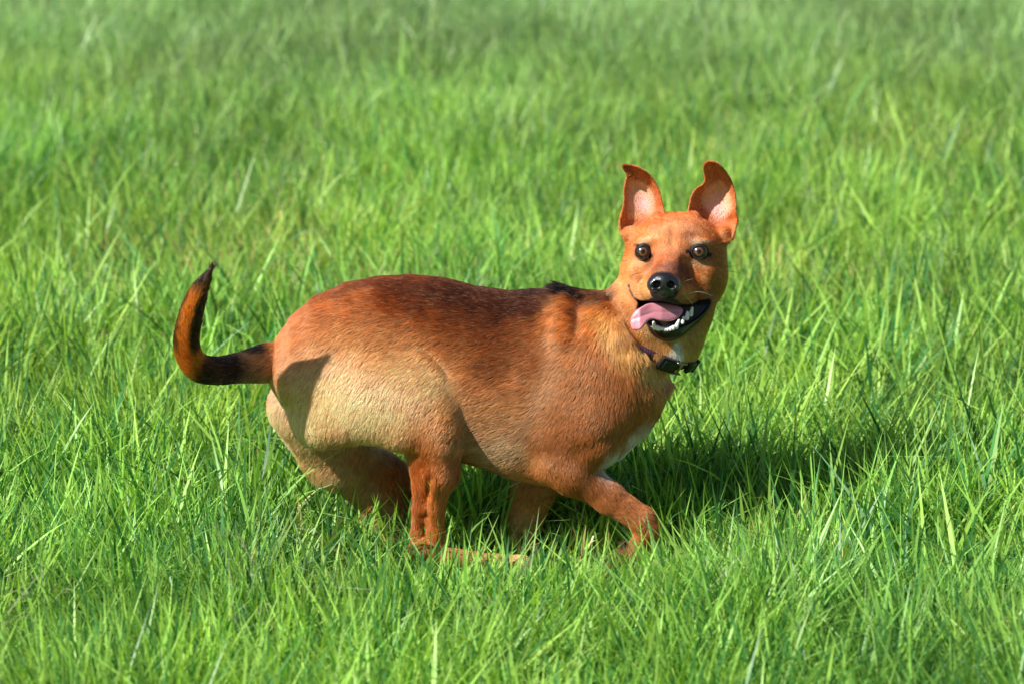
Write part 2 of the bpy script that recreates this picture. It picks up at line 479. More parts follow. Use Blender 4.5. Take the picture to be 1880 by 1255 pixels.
COAT = [  # cx, cy, rx, ry, rot(deg), sRGB, strength
    (720, 540, 300, 90, 0, (140, 66, 26), 1.0),
    (570, 600, 110, 80, -40, (184, 102, 50), 0.95),
    (700, 520, 200, 26, 3, (104, 48, 24), 0.7),
    (860, 545, 150, 34, 6, (64, 34, 24), 0.85),
    (690, 660, 150, 75, 10, (216, 152, 94), 0.9),
    (655, 745, 165, 85, 5, (240, 196, 144), 1.0),
    (800, 760, 65, 85, 10, (212, 148, 86), 0.85),
    (560, 790, 40, 45, 0, (226, 196, 146), 0.9),
    (500, 780, 26, 80, 10, (214, 186, 138), 1.0),
    (785, 700, 44, 66, -45, (226, 184, 134), 0.8),
    (600, 870, 110, 45, 35, (196, 160, 112), 0.9),
    (720, 950, 40, 40, 0, (196, 158, 120), 0.9),
    (690, 975, 16, 60, -15, (190, 92, 40), 0.9),
    (780, 905, 64, 120, 0, (180, 94, 40), 0.9),
    (765, 900, 38, 80, 0, (160, 80, 34), 0.8),
    (815, 900, 28, 90, 5, (196, 118, 62), 0.8),
    (880, 1030, 130, 30, 0, (176, 112, 66), 0.9),
    (900, 600, 90, 60, 0, (132, 68, 32), 0.8),
    (940, 560, 130, 50, 0, (66, 32, 20), 0.95),
    (930, 662, 80, 42, 0, (104, 54, 28), 0.7),
    (910, 770, 80, 60, 0, (164, 112, 66), 0.9),
    (930, 840, 80, 36, 20, (176, 138, 94), 0.9),
    (900, 870, 70, 16, 25, (90, 60, 40), 0.5),
    (1030, 590, 26, 50, 0, (196, 116, 56), 0.85),
    (1062, 570, 11, 50, 0, (92, 46, 24), 0.7),
    (1100, 600, 28, 55, -15, (198, 108, 44), 0.9),
    (1052, 526, 66, 24, 5, (22, 17, 19), 1.0),
    (975, 527, 40, 12, 0, (40, 26, 26), 0.8),
    (1105, 540, 30, 12, 12, (90, 58, 36), 0.8),
    (1140, 625, 26, 70, -35, (214, 156, 84), 0.9),
    (1195, 680, 24, 60, -25, (214, 158, 86), 0.9),
    (1080, 740, 110, 100, 0, (156, 88, 40), 0.9),
    (990, 740, 34, 110, 20, (160, 110, 66), 0.6),
    (1070, 860, 100, 55, 30, (150, 88, 46), 0.95),
    (1150, 930, 80, 55, 35, (158, 90, 48), 0.95),
    (1180, 1000, 60, 40, 0, (164, 84, 40), 1.0),
    (1158, 828, 62, 24, -48, (226, 222, 218), 1.0),
    (970, 920, 60, 70, 0, (196, 124, 72), 0.95),  # far foreleg, lightened to make up for the shade on it
    (965, 1000, 55, 55, 0, (236, 184, 126), 1.0),  # far paw and shin, patch of sun painted into the coat
    (930, 1038, 110, 18, 0, (140, 88, 52), 1.0),
    (965, 1040, 70, 24, 0, (120, 78, 46), 1.0),
    (800, 1030, 60, 22, 0, (136, 78, 42), 0.9),
    (1134, 1022, 44, 26, 0, (104, 56, 30), 1.0),
    # neck and throat
    (1240, 655, 60, 42, 0, (218, 172, 102), 0.95),
    (1200, 630, 30, 22, 20, (200, 130, 66), 0.7),
    (1230, 643, 16, 13, 0, (240, 234, 224), 1.0),
    (1280, 610, 30, 45, 20, (176, 132, 66), 0.8),
]
HEAD = [  # coat tones; sunlit forehead and left cheek, shaded right cheek painted in
    (1240, 460, 125, 110, 0, (202, 108, 48), 1.0),
    (1236, 424, 62, 26, 0, (224, 142, 84), 0.8),
    (1228, 450, 22, 36, 0, (222, 138, 82), 0.7),
    (1238, 404, 36, 8, 0, (196, 104, 52), 0.6),
    (1150, 520, 34, 60, 0, (220, 142, 74), 0.9),
    (1166, 500, 32, 26, 0, (228, 156, 92), 0.8),
    (1168, 508, 12, 10, 30, (196, 104, 48), 0.6),
    (1184, 484, 22, 9, 0, (230, 164, 106), 0.8),
    (1184, 444, 22, 7, -15, (234, 172, 116), 0.8),
    (1282, 484, 26, 9, 0, (228, 172, 120), 0.9),
    (1281, 445, 24, 7, 5, (232, 180, 134), 0.9),
    (1262, 436, 13, 11, 0, (150, 74, 34), 0.8),
    (1324, 470, 24, 60, -5, (172, 96, 40), 0.8),  # right edge of the head, darkened as the shaded side
    (1302, 530, 30, 60, 0, (158, 94, 38), 0.9),  # right cheek, shade painted in
    (1290, 512, 12, 7, 20, (206, 140, 84), 0.6),  # small lit spot painted on the right cheek
    (1228, 482, 46, 22, 0, (176, 90, 48), 0.8),
    (1226, 497, 36, 17, 0, (122, 70, 50), 0.85),
    (1198, 505, 16, 14, -50, (150, 92, 64), 0.6),
    (1254, 508, 14, 18, 10, (84, 46, 32), 0.8),
    (1186, 536, 22, 20, 0, (226, 160, 98), 0.9),
    (1250, 545, 16, 10, 0, (168, 118, 72), 0.8),
    (1150, 590, 30, 34, -30, (206, 134, 66), 0.8),
    (1180, 612, 24, 26, -30, (206, 146, 78), 0.8),
    (1250, 632, 55, 12, 0, (186, 150, 92), 0.8),
]
def blobs(lst, px, py, col):
    for cx, cy, rx, ry, rot, c, s_ in lst:
        a = math.radians(rot); ca, sa = math.cos(a), math.sin(a)
        dx, dy = px - cx, py - cy
        u, v = dx * ca + dy * sa, -dx * sa + dy * ca
        q = np.sqrt((u / rx) ** 2 + (v / ry) ** 2)
        w = (s_ * (1 - sstep(*((0.2, 1.5) if lst is COAT else (0.45, 1.3)), q)))[:, None]
        col = col * (1 - w) + srgb(*c) * w
    return col

def masks(P):
    """bare-skin masks of the head: eye rims, lips, nose pad surround, inner ear"""
    px, py, c = P[:, 0], P[:, 1], P[:, 2]
    eye = np.full(len(P), 1e9)
    for (cx, cy, cc), rx, ry, rot in EYES:
        dx, dy = px - cx, py - cy
        ca, sa = math.cos(rot), math.sin(rot); dx, dy = dx * ca + dy * sa, -dx * sa + dy * ca
        eye = np.minimum(eye, (np.sqrt((dx / rx) ** 2 + (dy / ry) ** 2) - 1) * 13 + np.maximum(c + 30, 0))
    eye = np.minimum(eye, line_dist(px, py, [(1169, 468), (1181, 464), (1195, 470)]) + 1.5 + np.maximum(c + 30, 0))
    eye = np.minimum(eye, line_dist(px, py, [(1262, 462), (1283, 464), (1303, 468)]) + 1.5 + np.maximum(c + 30, 0))
    lip = np.minimum(poly_dist(px, py, LIPS), line_dist(px, py, CORNER) - 3.0 + 2.5 * vnoise(P / 5.0, 77)) + np.maximum(c + 12, 0)
    nose = (np.sqrt(((px - 1219) / 28) ** 2 + ((py - 530) / 26) ** 2) - 1) * 26 + np.maximum(c + 110, 0)
    ear = np.full(len(P), 1e9)
    for poly in (INNER_A, INNER_B):
        ear = np.minimum(ear, poly_dist(px, py, poly))
    return eye, lip, nose, ear

def coat(P):
    px, py, c = P[:, 0], P[:, 1], P[:, 2]
    q = P / 14.0
    jx = (vnoise(q, 1) - .5) * 26 + (vnoise(P / 45.0, 4) - .5) * 40; jy = (vnoise(q, 2) - .5) * 22 + (vnoise(P / 45.0, 6) - .5) * 24
    jh = (vnoise(P / 5.0, 3) - .5) * 5
    col = np.tile(srgb(168, 98, 50), (len(P), 1))
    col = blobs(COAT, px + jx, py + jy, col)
    # tail
    t = px < 505
    ax, ay = px + jh * 1.2, py + jh * 1.5
    tail = np.tile(srgb(150, 108, 68), (len(P), 1))
    w = sstep(500, 450, ax)[:, None]
    tail = tail * (1 - .4 * w) + srgb(104, 84, 62) * .4 * w
    dark = sstep(485, 440, ax) * sstep(356, 384, ax + (ay - 680) * 0.4) * sstep(640, 655, ay) * (1 - .4 * sstep(440, 480, ax))
    dark = np.maximum(dark, 0.97 * sstep(556, 526, ay))
    core = np.interp(ay, [490, 515, 543, 580, 620, 652], [388, 376, 361, 348, 341, 347])
    up = sstep(665, 640, ay)
    dark = np.maximum(dark, up * sstep(2, 11, ax - core))
    dark = np.maximum(dark, up * 0.85 * sstep(9, 18, core - ax))
    dark = np.maximum(dark, 0.55 * sstep(684, 696, ay) * sstep(500, 480, ax) * sstep(350, 375, ax))
    ora = np.tile(srgb(190, 108, 40), (len(P), 1))
    wl = (sstep(430, 370, ax))[:, None]
    tail = tail * (1 - wl) + ora * wl
    tail = tail * (1 - dark[:, None]) + srgb(24, 20, 20) * dark[:, None]
    base = sstep(512, 488, px)[:, None]
    base = base * (np.abs(py - 600) < 112)[:, None] * sstep(715, 705, py)[:, None]
    col = col * (1 - base) + tail * base
    # head
    hd = blobs(HEAD, px + jh, py + jh, col)
    inhead = (sstep(1128, 1140, px - 0.0 * py) * sstep(640, 600, py) * sstep(60, 40, c))
    nk = sstep(0, 30, (px - 1118) - (py - 540) * 0.55)
    w = (inhead * np.clip(nk, 0, 1))[:, None]
    col = col * (1 - w) + hd * w
    eye, lip, nose, ear = masks(P)
    # ears
    er = np.minimum(poly_dist(px, py, EAR_A), poly_dist(px, py, EAR_B))
    w = (sstep(2, -3, er) * sstep(430, 405, py))[:, None]
    rim = srgb(206, 106, 50)
    col = col * (1 - w) + rim * w
    tip = (sstep(1172, 1148, px) * sstep(326, 318, py) * (er < 3))[:, None]
    col = col * (1 - .7 * tip) + srgb(120, 54, 30) * .7 * tip
    inner = np.clip(sstep(3, -14, ear), 0, 1)[:, None]
    gx_ = np.exp(-(((px - 1181) / 17) ** 2 + ((py - 374) / 20) ** 2)) + np.exp(-(((px - 1317) / 18) ** 2 + ((py - 386) / 24) ** 2))
    skin = srgb(212, 160, 116) * (1 - gx_)[:, None].clip(0, 1) + srgb(236, 180, 174) * gx_[:, None].clip(0, 1)
    front = (c < -2 + 0 * c)[:, None] | True
    col = col * (1 - inner * .9) + skin * inner * .9
    wb = np.maximum.reduce([sstep(6.5, 4.5, eye), sstep(2, -1.5, lip), sstep(1, -2, nose)])[:, None]
    col = col * (1 - wb) + srgb(22, 17, 18) * wb
    # dark pads under the folded front paw
    pad = np.maximum(np.exp(-(((px - 1146) / 12) ** 2 + ((py - 997) / 12) ** 2)), np.exp(-(((px - 1114) / 18) ** 2 + ((py - 1022) / 13) ** 2)))[:, None]
    col = col * (1 - pad) + srgb(20, 16, 18) * pad
    return col

# ------------------------------------------------------------------ the dog
field = build_dog_field()
V, Q = field.mesh()
V = relax(V, Q, 2, 0.5)
WV = place(V)

# ground units -> the dog's root
dog = bpy.data.objects.new('dog', None)
dog.location = (0, 0, 0)
scene.collection.objects.link(dog)
dog['label'] = 'tan and red short-haired dog running through grass, tongue out and ears up'
dog['category'] = 'dog'

def skin_material():
    m, nt, out = node_mat('dog_skin')
    a = nt.nodes.new('ShaderNodeAttribute'); a.attribute_name = 'tone'
    b = nt.nodes.new('ShaderNodeBsdfPrincipled')
    g = nt.nodes.new('ShaderNodeAttribute'); g.attribute_name = 'wet'
    mr = nt.nodes.new('ShaderNodeMapRange'); mr.inputs['To Min'].default_value = 0.75; mr.inputs['To Max'].default_value = 0.28
    nt.links.new(g.outputs['Fac'], mr.inputs['Value']); nt.links.new(mr.outputs[0], b.inputs['Roughness'])
    nt.links.new(a.outputs['Color'], b.inputs['Base Color'])
    tc = nt.nodes.new('ShaderNodeTexCoord')
    n = nt.nodes.new('ShaderNodeTexNoise'); n.inputs['Scale'].default_value = 420
    bp = nt.nodes.new('ShaderNodeBump'); bp.inputs['Strength'].default_value = 0.5; bp.inputs['Distance'].default_value = 0.0008
    nt.links.new(tc.outputs['Object'], n.inputs['Vector']); nt.links.new(n.outputs[0], bp.inputs['Height']); nt.links.new(bp.outputs[0], b.inputs['Normal'])
    nt.links.new(b.outputs[0], out.inputs[0])
    return m

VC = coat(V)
eye, lip, nose, ear = masks(V)
furry = sstep(-2, 4, np.minimum(np.minimum(eye, lip), np.minimum(nose, ear + 6)))
VC = VC * (1 - 0.45 * furry)[:, None]
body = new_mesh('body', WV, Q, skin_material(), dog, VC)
at = body.data.attributes.new('wet', 'FLOAT', 'POINT')
at.data.foreach_set('value', np.maximum(sstep(3, -1, lip) * sstep(556, 566, V[:, 1]) * 0.8, sstep(6.5, 3, eye) * 0.2).astype(np.float32))

# --- eyes
def uv_sphere(center, rad, nu=48, nv=32):
    vs, fs = [], []
    for i in range(nv + 1):
        th = math.pi * i / nv
        for j in range(nu):
            ph = 2 * math.pi * j / nu
            vs.append((center[0] + rad * math.sin(th) * math.cos(ph), center[1] + rad * math.sin(th) * math.sin(ph), center[2] + rad * math.cos(th)))
    for i in range(nv):
        for j in range(nu):
            a = i * nu + j; b = i * nu + (j + 1) % nu
            fs.append((a, a + nu, b + nu, b))
    return np.array(vs), np.array(fs)

def eye_material(name, iris):
    """object z is the line of gaze; iris ring, pupil and dark rim by radius from it"""
    m, nt, out = node_mat(name)
    tc = nt.nodes.new('ShaderNodeTexCoord')
    sep = nt.nodes.new('ShaderNodeSeparateXYZ'); nt.links.new(tc.outputs['Object'], sep.inputs[0])
    flat = nt.nodes.new('ShaderNodeCombineXYZ')
    nt.links.new(sep.outputs[0], flat.inputs[0]); nt.links.new(sep.outputs[1], flat.inputs[1])
    ln = nt.nodes.new('ShaderNodeVectorMath'); ln.operation = 'LENGTH'; nt.links.new(flat.outputs[0], ln.inputs[0])
    mu = nt.nodes.new('ShaderNodeMath'); mu.operation = 'MULTIPLY'; mu.inputs[1].default_value = 1 / (16 * S); nt.links.new(ln.outputs['Value'], mu.inputs[0])
    nz = nt.nodes.new('ShaderNodeTexNoise'); nz.inputs['Scale'].default_value = 900; nt.links.new(tc.outputs['Object'], nz.inputs['Vector'])
    ad = nt.nodes.new('ShaderNodeMath'); ad.operation = 'MULTIPLY_ADD'; ad.inputs[1].default_value = 0.05
    nt.links.new(nz.outputs[0], ad.inputs[0]); nt.links.new(mu.outputs[0], ad.inputs[2])
    r = nt.nodes.new('ShaderNodeValToRGB')
    e = r.color_ramp.elements
    e[0].position = 0.0; e[0].color = (0.004, 0.003, 0.003, 1)
    e[1].position = 1.0; e[1].color = (0.012, 0.008, 0.008, 1)
    for p, c in ((0.27, (0.004, 0.003, 0.003)), (0.32, iris), (0.47, tuple(x * 0.55 for x in iris)), (0.60, (0.012, 0.008, 0.006))):
        x = e.new(p); x.color = (*c, 1)
    nt.links.new(ad.outputs[0], r.inputs[0])
    b = nt.nodes.new('ShaderNodeBsdfPrincipled'); b.inputs['Roughness'].default_value = 0.25
    b.inputs['Coat Weight'].default_value = 1.0; b.inputs['Coat Roughness'].default_value = 0.16; b.inputs['Specular IOR Level'].default_value = 0.2
    nt.links.new(r.outputs[0], b.inputs['Base Color']); nt.links.new(b.outputs[0], out.inputs[0])
    return m
eye_mat = eye_material('dog_eye', (0.15, 0.068, 0.024))
for ((cx, cy, cc), rx, ry, rot), gaze in zip(EYES, ((0.02, 0.05), (0.10, 0.04))):
    vs, fs = uv_sphere((0, 0, 0), 16 * S)
    o = new_mesh('eye', vs, fs, eye_mat, dog)
    ctr = wc(cx, cy, cc + 11.8) * S
    g = Vector(CAM * S) - Vector(ctr); g.normalize()
    g = (g + Vector((gaze[0] - 0.06, 0, gaze[1]))).normalized()
    o.rotation_euler = g.to_track_quat('Z', 'Y').to_euler(); o.location = Vector(ctr)

# --- nose
nf = Field(np.arange(1180, 1262, 0.9), np.arange(490, 566, 0.9), np.arange(-200, -120, 1.1))
nf.ell((1219, 518, -158), (28.5, 20.5, 21), 6)
nf.ell((1201, 524, -160), (13.5, 14.5, 18), 8)
nf.ell((1237, 524, -160), (13.5, 14.5, 18), 8)
nf.ell((1219, 537, -156), (17, 12, 16), 8)
nf.ell((1206, 523, -179), (8.0, 7.0, 14), 4, rot=-0.5, cut=True)
nf.ell((1232, 523, -179), (8.0, 7.0, 14), 4, rot=0.5, cut=True)
nf.cone((1197, 527, -176), (1203, 523, -176), 2.6, 4, 4, cut=True)
nf.cone((1242, 527, -176), (1236, 523, -176), 2.6, 4, 4, cut=True)
nf.cone((1219, 521, -181), (1219, 552, -172), 1.6, 1.8, 3, cut=True)
nV, nQ = nf.mesh(); nV = relax(nV, nQ, 1); nV[:, 2] += 9
nose_mat = principled('dog_nose', (0.010, 0.009, 0.011), 0.30, 0.5, bump=(1100, 0.25, 'v'), coat=0.9)
new_mesh('nose', place(nV), nQ, nose_mat, dog)

# --- tongue
tf = Field(np.arange(1145, 1270, 1.2), np.arange(545, 618, 1.2), np.arange(-205, -60, 1.6))
r, X, Y, Z = tf.sl((0, 0, -300), (2000, 2000, 0))
XX, YY = np.broadcast_arrays(X[:, :, 0], Y[:, :, 0])
dp = poly_dist(XX, YY, TONGUE)
cz = np.interp(XX, [1155, 1175, 1190, 1215, 1255], [-166, -168, -158, -143, -108]) - (YY - 575) * 0.75 * sstep(1165, 1200, XX)
cz = cz - 3.0 * (1 - np.exp(np.minimum(dp, 0) / 7)) + 1.2 * np.exp(-((YY - 573 - (1200 - XX) * .35 * (XX < 1200)) / 2.6) ** 2)
a = np.abs(Z - cz[:, :, None]) / 1.25 - 4.2
b = (dp + 3.6)[:, :, None] + 0 * a
h = np.maximum(7 - np.abs(a - b), 0) / 7
tf.union(r, (np.maximum(a, b) + 7 / 6 * h ** 3).astype(np.float32), 0)
tV, tQ = tf.mesh(); tV = relax(tV, tQ, 2); tV[:, 2] += 8
tongue_mat = principled('dog_tongue', (0.62, 0.22, 0.27), 0.42, 0.5, bump=(700, 0.35, 'n'), coat=0.15, sss=0.25, noise=(60, (0.70, 0.28, 0.33)))
new_mesh('tongue', place(tV), tQ, tongue_mat, dog)

# --- teeth
tooth_mat = principled('dog_tooth', (0.86, 0.83, 0.78), 0.25, 0.5, coat=0.4)
def tooth(base, tip, r0, r1):
    f = Field(np.arange(min(base[0], tip[0]) - r0 - 3, max(base[0], tip[0]) + r0 + 3, 0.8),
              np.arange(min(base[1], tip[1]) - r0 - 3, max(base[1], tip[1]) + r0 + 3, 0.8),
              np.arange(min(base[2], tip[2]) - r0 - 3, max(base[2], tip[2]) + r0 + 3, 0.8))
    f.cone(base, tip, r0, r1, 0)
    v, q = f.mesh(); v = relax(v, q, 1); v[:, 2] += 6
    new_mesh('tooth', place(v), q, tooth_mat, dog)
tooth((1202, 602, -134), (1200, 592, -137), 4.2, 2.6)                # canine
for x, y in ((1206.5, 602.5), (1211, 604.5), (1216, 605.5), (1221, 606), (1226, 605.5), (1231, 604.5), (1236, 602.5)):
    tooth((x, y, -140), (x + 0.3, y - 1.8, -141), 4.3, 4.0)
tooth((1241, 601, -134), (1246.5, 588, -137), 4.6, 2.2)              # canine
tooth((1253, 592, -120), (1255, 582, -120), 3.8, 1.8)
tooth((1261, 584, -106), (1262, 573, -108), 4.6, 2.4)
tooth((1268, 577, -94), (1271, 565, -96), 4.8, 2.2)

# --- collar: a band round the neck, buckle and slider on the throat
def tube_ring(pts, nrm, half, thick):
    """closed band through pts; nrm = outward directions; half = half width vectors"""
    n = len(pts); V_, Q_ = [], []
    for p, o, h in zip(pts, nrm, half):
        for a, b in ((-1, 0), (1, 0), (1, 1), (-1, 1)):
            V_.append(p + h * a + o * thick * b)
    for i in range(n):
        j = (i + 1) % n
        for k in range(4):
            l = (k + 1) % 4
            Q_.append((i * 4 + k, j * 4 + k, j * 4 + l, i * 4 + l))
    return np.array(V_), np.array(Q_)
ax = np.array([0.52, -0.72, -0.46]); ax /= np.linalg.norm(ax)         # neck axis in (px, py, c)
cc0 = np.array([1203, 610, -10.0])
e1 = np.array([0.80, 0.58, 0.0]); e1 /= np.linalg.norm(e1)
e2 = np.cross(ax, e1)
if e2[2] > 0: e2 = -e2
CR, CRC = 99, 80
def sample(p):
    ii = [min(max(np.searchsorted(g_, v_) - 1, 0), len(g_) - 2) for g_, v_ in zip(field.g, p)]
    tt = [float((v_ - g_[i_]) / (g_[i_ + 1] - g_[i_])) for g_, v_, i_ in zip(field.g, p, ii)]
    r_ = 0
    for a_ in (0, 1):
        for b_ in (0, 1):
            for c_ in (0, 1):
                r_ += field.D[ii[0] + a_, ii[1] + b_, ii[2] + c_] * (tt[0] if a_ else 1 - tt[0]) * (tt[1] if b_ else 1 - tt[1]) * (tt[2] if c_ else 1 - tt[2])
    return r_
def neck_radius(a):
    dirn = e1 * math.cos(a) + e2 * math.sin(a)
    r_ = 50.0
    while r_ < 125 and max(sample(cc0 + dirn * r_ + ax * 6), sample(cc0 + dirn * r_ - ax * 6)) < 0: r_ += 1.0
    return r_
NR = np.array([neck_radius(2 * math.pi * i / 96) for i in range(96)])
for _ in range(3): NR = np.maximum(NR * .6, (np.roll(NR, 1) + NR * 2 + np.roll(NR, -1)) / 4)
an_ = 2 * math.pi * np.arange(96) / 96
NR += np.where(((an_ < 1.8) | (an_ > 6.1)), 7.0, -4.5)
NR = (np.roll(NR, 1) + NR * 2 + np.roll(NR, -1)) / 4
def nrad(a): return float(np.interp((a / (2 * math.pi) * 96) % 96, np.arange(97), np.append(NR, NR[0])))
ring, out_, hal = [], [], []
for i in range(96):
    a = 2 * math.pi * i / 96
    CR = CRC = nrad(a)
    p = cc0 + e1 * CR * math.cos(a) + e2 * CRC * math.sin(a)
    o_ = e1 * math.cos(a) / CR + e2 * math.sin(a) / CRC; o_ /= np.linalg.norm(o_)
    ring.append(p); out_.append(o_); hal.append(ax * 9)
cv, cq = tube_ring(ring, out_, hal, 3.0)
m, nt, out = node_mat('collar_webbing')
tc = nt.nodes.new('ShaderNodeTexCoord')
nz = nt.nodes.new('ShaderNodeTexWave'); nz.inputs['Scale'].default_value = 90; nz.inputs['Distortion'].default_value = 6
rp = nt.nodes.new('ShaderNodeValToRGB'); rp.color_ramp.elements[0].color = (0.022, 0.012, 0.020, 1); rp.color_ramp.elements[1].color = (0.16, 0.05, 0.11, 1)
b = nt.nodes.new('ShaderNodeBsdfPrincipled'); b.inputs['Roughness'].default_value = 0.55
nt.links.new(tc.outputs['Object'], nz.inputs['Vector']); nt.links.new(nz.outputs[0], rp.inputs[0]); nt.links.new(rp.outputs[0], b.inputs['Base Color']); nt.links.new(b.outputs[0], out.inputs[0])
collar = new_mesh('collar', place(cv), cq[:, ::-1], m, dog, smooth=False)
plastic = principled('collar_plastic', (0.012, 0.012, 0.014), 0.28, 0.5)
metal, nt, out = node_mat('collar_metal')
b = nt.nodes.new('ShaderNodeBsdfPrincipled'); b.inputs['Metallic'].default_value = 1; b.inputs['Base Color'].default_value = (0.36, 0.33, 0.27, 1); b.inputs['Roughness'].default_value = 0.3
nt.links.new(b.outputs[0], out.inputs[0])

def boxes(name, specs, mat, parent, frame, bevel=1.2):
    """boxes given in a local (u, v, w) frame in picture units, joined, bevelled"""
    O, U, Vv, Wv = frame
    VV, QQ = [], []
    for (u0, u1, v0, v1, w0, w1) in specs:
        k = len(VV)
        for w in (w0, w1):
            for (u, v) in ((u0, v0), (u1, v0), (u1, v1), (u0, v1)):
                VV.append(O + U * u + Vv * v + Wv * w)
        for q in ((0, 3, 2, 1), (4, 5, 6, 7), (0, 1, 5, 4), (1, 2, 6, 5), (2, 3, 7, 6), (3, 0, 4, 7)):
            QQ.append([k + i for i in q])
    o = new_mesh(name, place(np.array(VV)), np.array(QQ), mat, parent, smooth=False)
    import bmesh
    bm = bmesh.new(); bm.from_mesh(o.data); bmesh.ops.recalc_face_normals(bm, faces=bm.faces)
    bmesh.ops.bevel(bm, geom=list(bm.edges), offset=bevel * S, segments=2, affect='EDGES', profile=0.6)
    bm.to_mesh(o.data); bm.free()
    return o
def ring_frame(a, lift=4.5):
    CR = CRC = nrad(a)
    p = cc0 + e1 * CR * math.cos(a) + e2 * CRC * math.sin(a)
    o_ = e1 * math.cos(a) / CR + e2 * math.sin(a) / CRC; o_ /= np.linalg.norm(o_)
    tng = -e1 * CR * math.sin(a) + e2 * CRC * math.cos(a); tng /= np.linalg.norm(tng)
    return (p + o_ * lift, tng, ax, o_)
boxes('buckle', [(-20, 18, -15, 14, 0, 8), (-13, 11, -9, 9, 8, 10.5)], plastic, collar, ring_frame(math.radians(54)))
boxes('slider', [(-12, 12, 11.5, 14, 4, 9), (-12, 12, -14, -11.5, 4, 9), (-2, 2, -13, 13, 7, 10)], metal, collar, ring_frame(math.radians(40)), 0.8)
boxes('buckle', [(-13, 13, -11, 11, 0, 8), (-17, -11, -14, 14, 2, 9)], plastic, collar, ring_frame(math.radians(17)))

# ------------------------------------------------------------------ fur
COMB = [  # px, py, direction in (px, py, c), reach
    (1060, 530, -1, 0.05, 0, 60), (950, 560, -1, 0.15, 0, 70), (850, 540, -1, 0.10, 0, 70), (740, 520, -1, 0.10, 0, 70), (640, 540, -0.9, 0.35, 0, 60),
    (560, 590, -0.6, 0.8, 0, 50), (900, 650, -1, 0.35, 0, 70), (800, 640, -0.9, 0.5, 0, 60), (700, 630, -0.7, 0.75, 0, 60), (600, 680, -0.45, 0.95, 0, 60),
    (660, 760, -0.25, 1, 0, 60), (560, 780, -0.35, 1, 0, 40), (500, 780, -0.2, 1, 0, 40), (780, 760, -0.35, 1, 0, 60), (790, 870, -0.15, 1, 0, 50), (790, 980, 0, 1, 0, 50),
    (900, 1035, 1, 0.1, 0, 60), (600, 870, -0.6, 0.8, 0.2, 50), (690, 940, -0.3, 1, 0, 50), (900, 760, -1, 0.4, 0, 60), (920, 850, -1, 0.35, 0, 60),
    (1020, 640, -0.75, 0.65, 0, 60), (1080, 600, -0.3, 1, 0, 40), (1120, 580, 0.1, 1, 0, 40), (1080, 720, -0.45, 0.9, 0, 60), (1150, 660, 0.4, 1, 0, 50),
    (1200, 720, 0.3, 1, 0.1, 50), (1150, 780, -0.1, 1, 0, 50), (1130, 840, -0.2, 1, 0, 40), (1040, 830, -0.3, 0.9, 0, 50), (1080, 890, 0.85, 0.6, 0, 40),
    (1170, 950, 0.8, 0.6, 0, 40), (1170, 1010, -0.8, 0.6, 0, 30), (970, 900, -0.2, 1, 0, 50), (955, 1000, 0, 1, 0, 40),
    (490, 665, -1, 0.25, -0.4, 36), (430, 675, -1, 0.2, -0.6, 36), (370, 672, -0.8, -0.3, -0.5, 30), (341, 630, -0.1, -1, -0.5, 40), (356, 560, 0.3, -1, -0.4, 40), (380, 510, 0.55, -1, -0.2, 40),
    (1235, 640, 0.1, 1, 0.2, 34), (1195, 625, -0.2, 1, 0.1, 30), (1285, 620, 0.5, 1, 0.5, 34), (1140, 600, -0.2, 1, 0.4, 30),
]
HCOMB = [
    (1219, 490, -0.1, -1, 0.4, 26), (1240, 440, 0.0, -1, 0.3, 40), (1190, 420, -0.4, -1, 0.3, 26), (1300, 420, 0.4, -1, 0.3, 26), (1150, 460, -0.7, 0.3, 0.8, 26), (1330, 470, 0.6, 0.5, 0.8, 26),
    (1200, 480, -0.7, -0.2, 0.5, 24), (1262, 485, 0.7, -0.2, 0.5, 24), (1170, 505, -1, 0.35, 0.5, 26), (1285, 510, 0.9, 0.5, 0.5, 26), (1195, 540, -0.9, 0.4, 0.5, 20), (1255, 540, 0.9, 0.4, 0.5, 20),
    (1140, 540, -0.6, 1, 0.4, 26), (1160, 580, -0.5, 1, 0.4, 26), (1315, 560, 0.5, 1, 0.5, 30), (1290, 600, 0.5, 1, 0.5, 26), (1225, 628, 0.1, 1, 0.4, 26), (1195, 605, -0.4, 1, 0.4, 20),
    (1150, 350, -0.1, -1, 0, 24), (1200, 340, 0.2, -1, 0, 24), (1330, 330, 0.1, -1, 0, 26), (1270, 370, -0.1, -1, 0, 20), (1350, 380, 0.2, -1, 0, 22), (1215, 380, 0.2, -1, 0, 16),
]
def comb(P):
    d = np.zeros_like(P); w = np.zeros(len(P)) + 1e-9
    head = sstep(0, 26, (P[:, 0] - 1116) - np.maximum(P[:, 1] - 560, 0) * 0.75) * sstep(650, 625, P[:, 1]) * (P[:, 2] < 45)
    for lst, m in ((COMB, 1 - head), (HCOMB, head)):
        for x, y, a, b_, c_, r_ in lst:
            v = np.array([a, b_, c_], float); v /= np.linalg.norm(v)
            g = np.exp(-((P[:, 0] - x) ** 2 + (P[:, 1] - y) ** 2) / (2 * r_ * r_)) * m + 1e-12
            d += g[:, None] * v; w += g
    return d / w[:, None], head

def vertex_normals(Vw, Q_):
    a, b_, c_, d_ = (Vw[Q_[:, i]] for i in range(4))
    fn = np.cross(c_ - a, d_ - b_)
    n = np.zeros_like(Vw)
    for i in range(4):
        for k in range(3):
            n[:, k] += np.bincount(Q_[:, i], fn[:, k], len(Vw))
    return n / (np.linalg.norm(n, axis=1)[:, None] + 1e-12), np.linalg.norm(fn, axis=1) / 2

def px_dirs(P, d):
    """direction in (px,py,c) -> world"""
    return np.stack([d[:, 0], d[:, 2] * FWD[1] - d[:, 1] * UPV[1], d[:, 2] * FWD[2] - d[:, 1] * UPV[2]], 1)

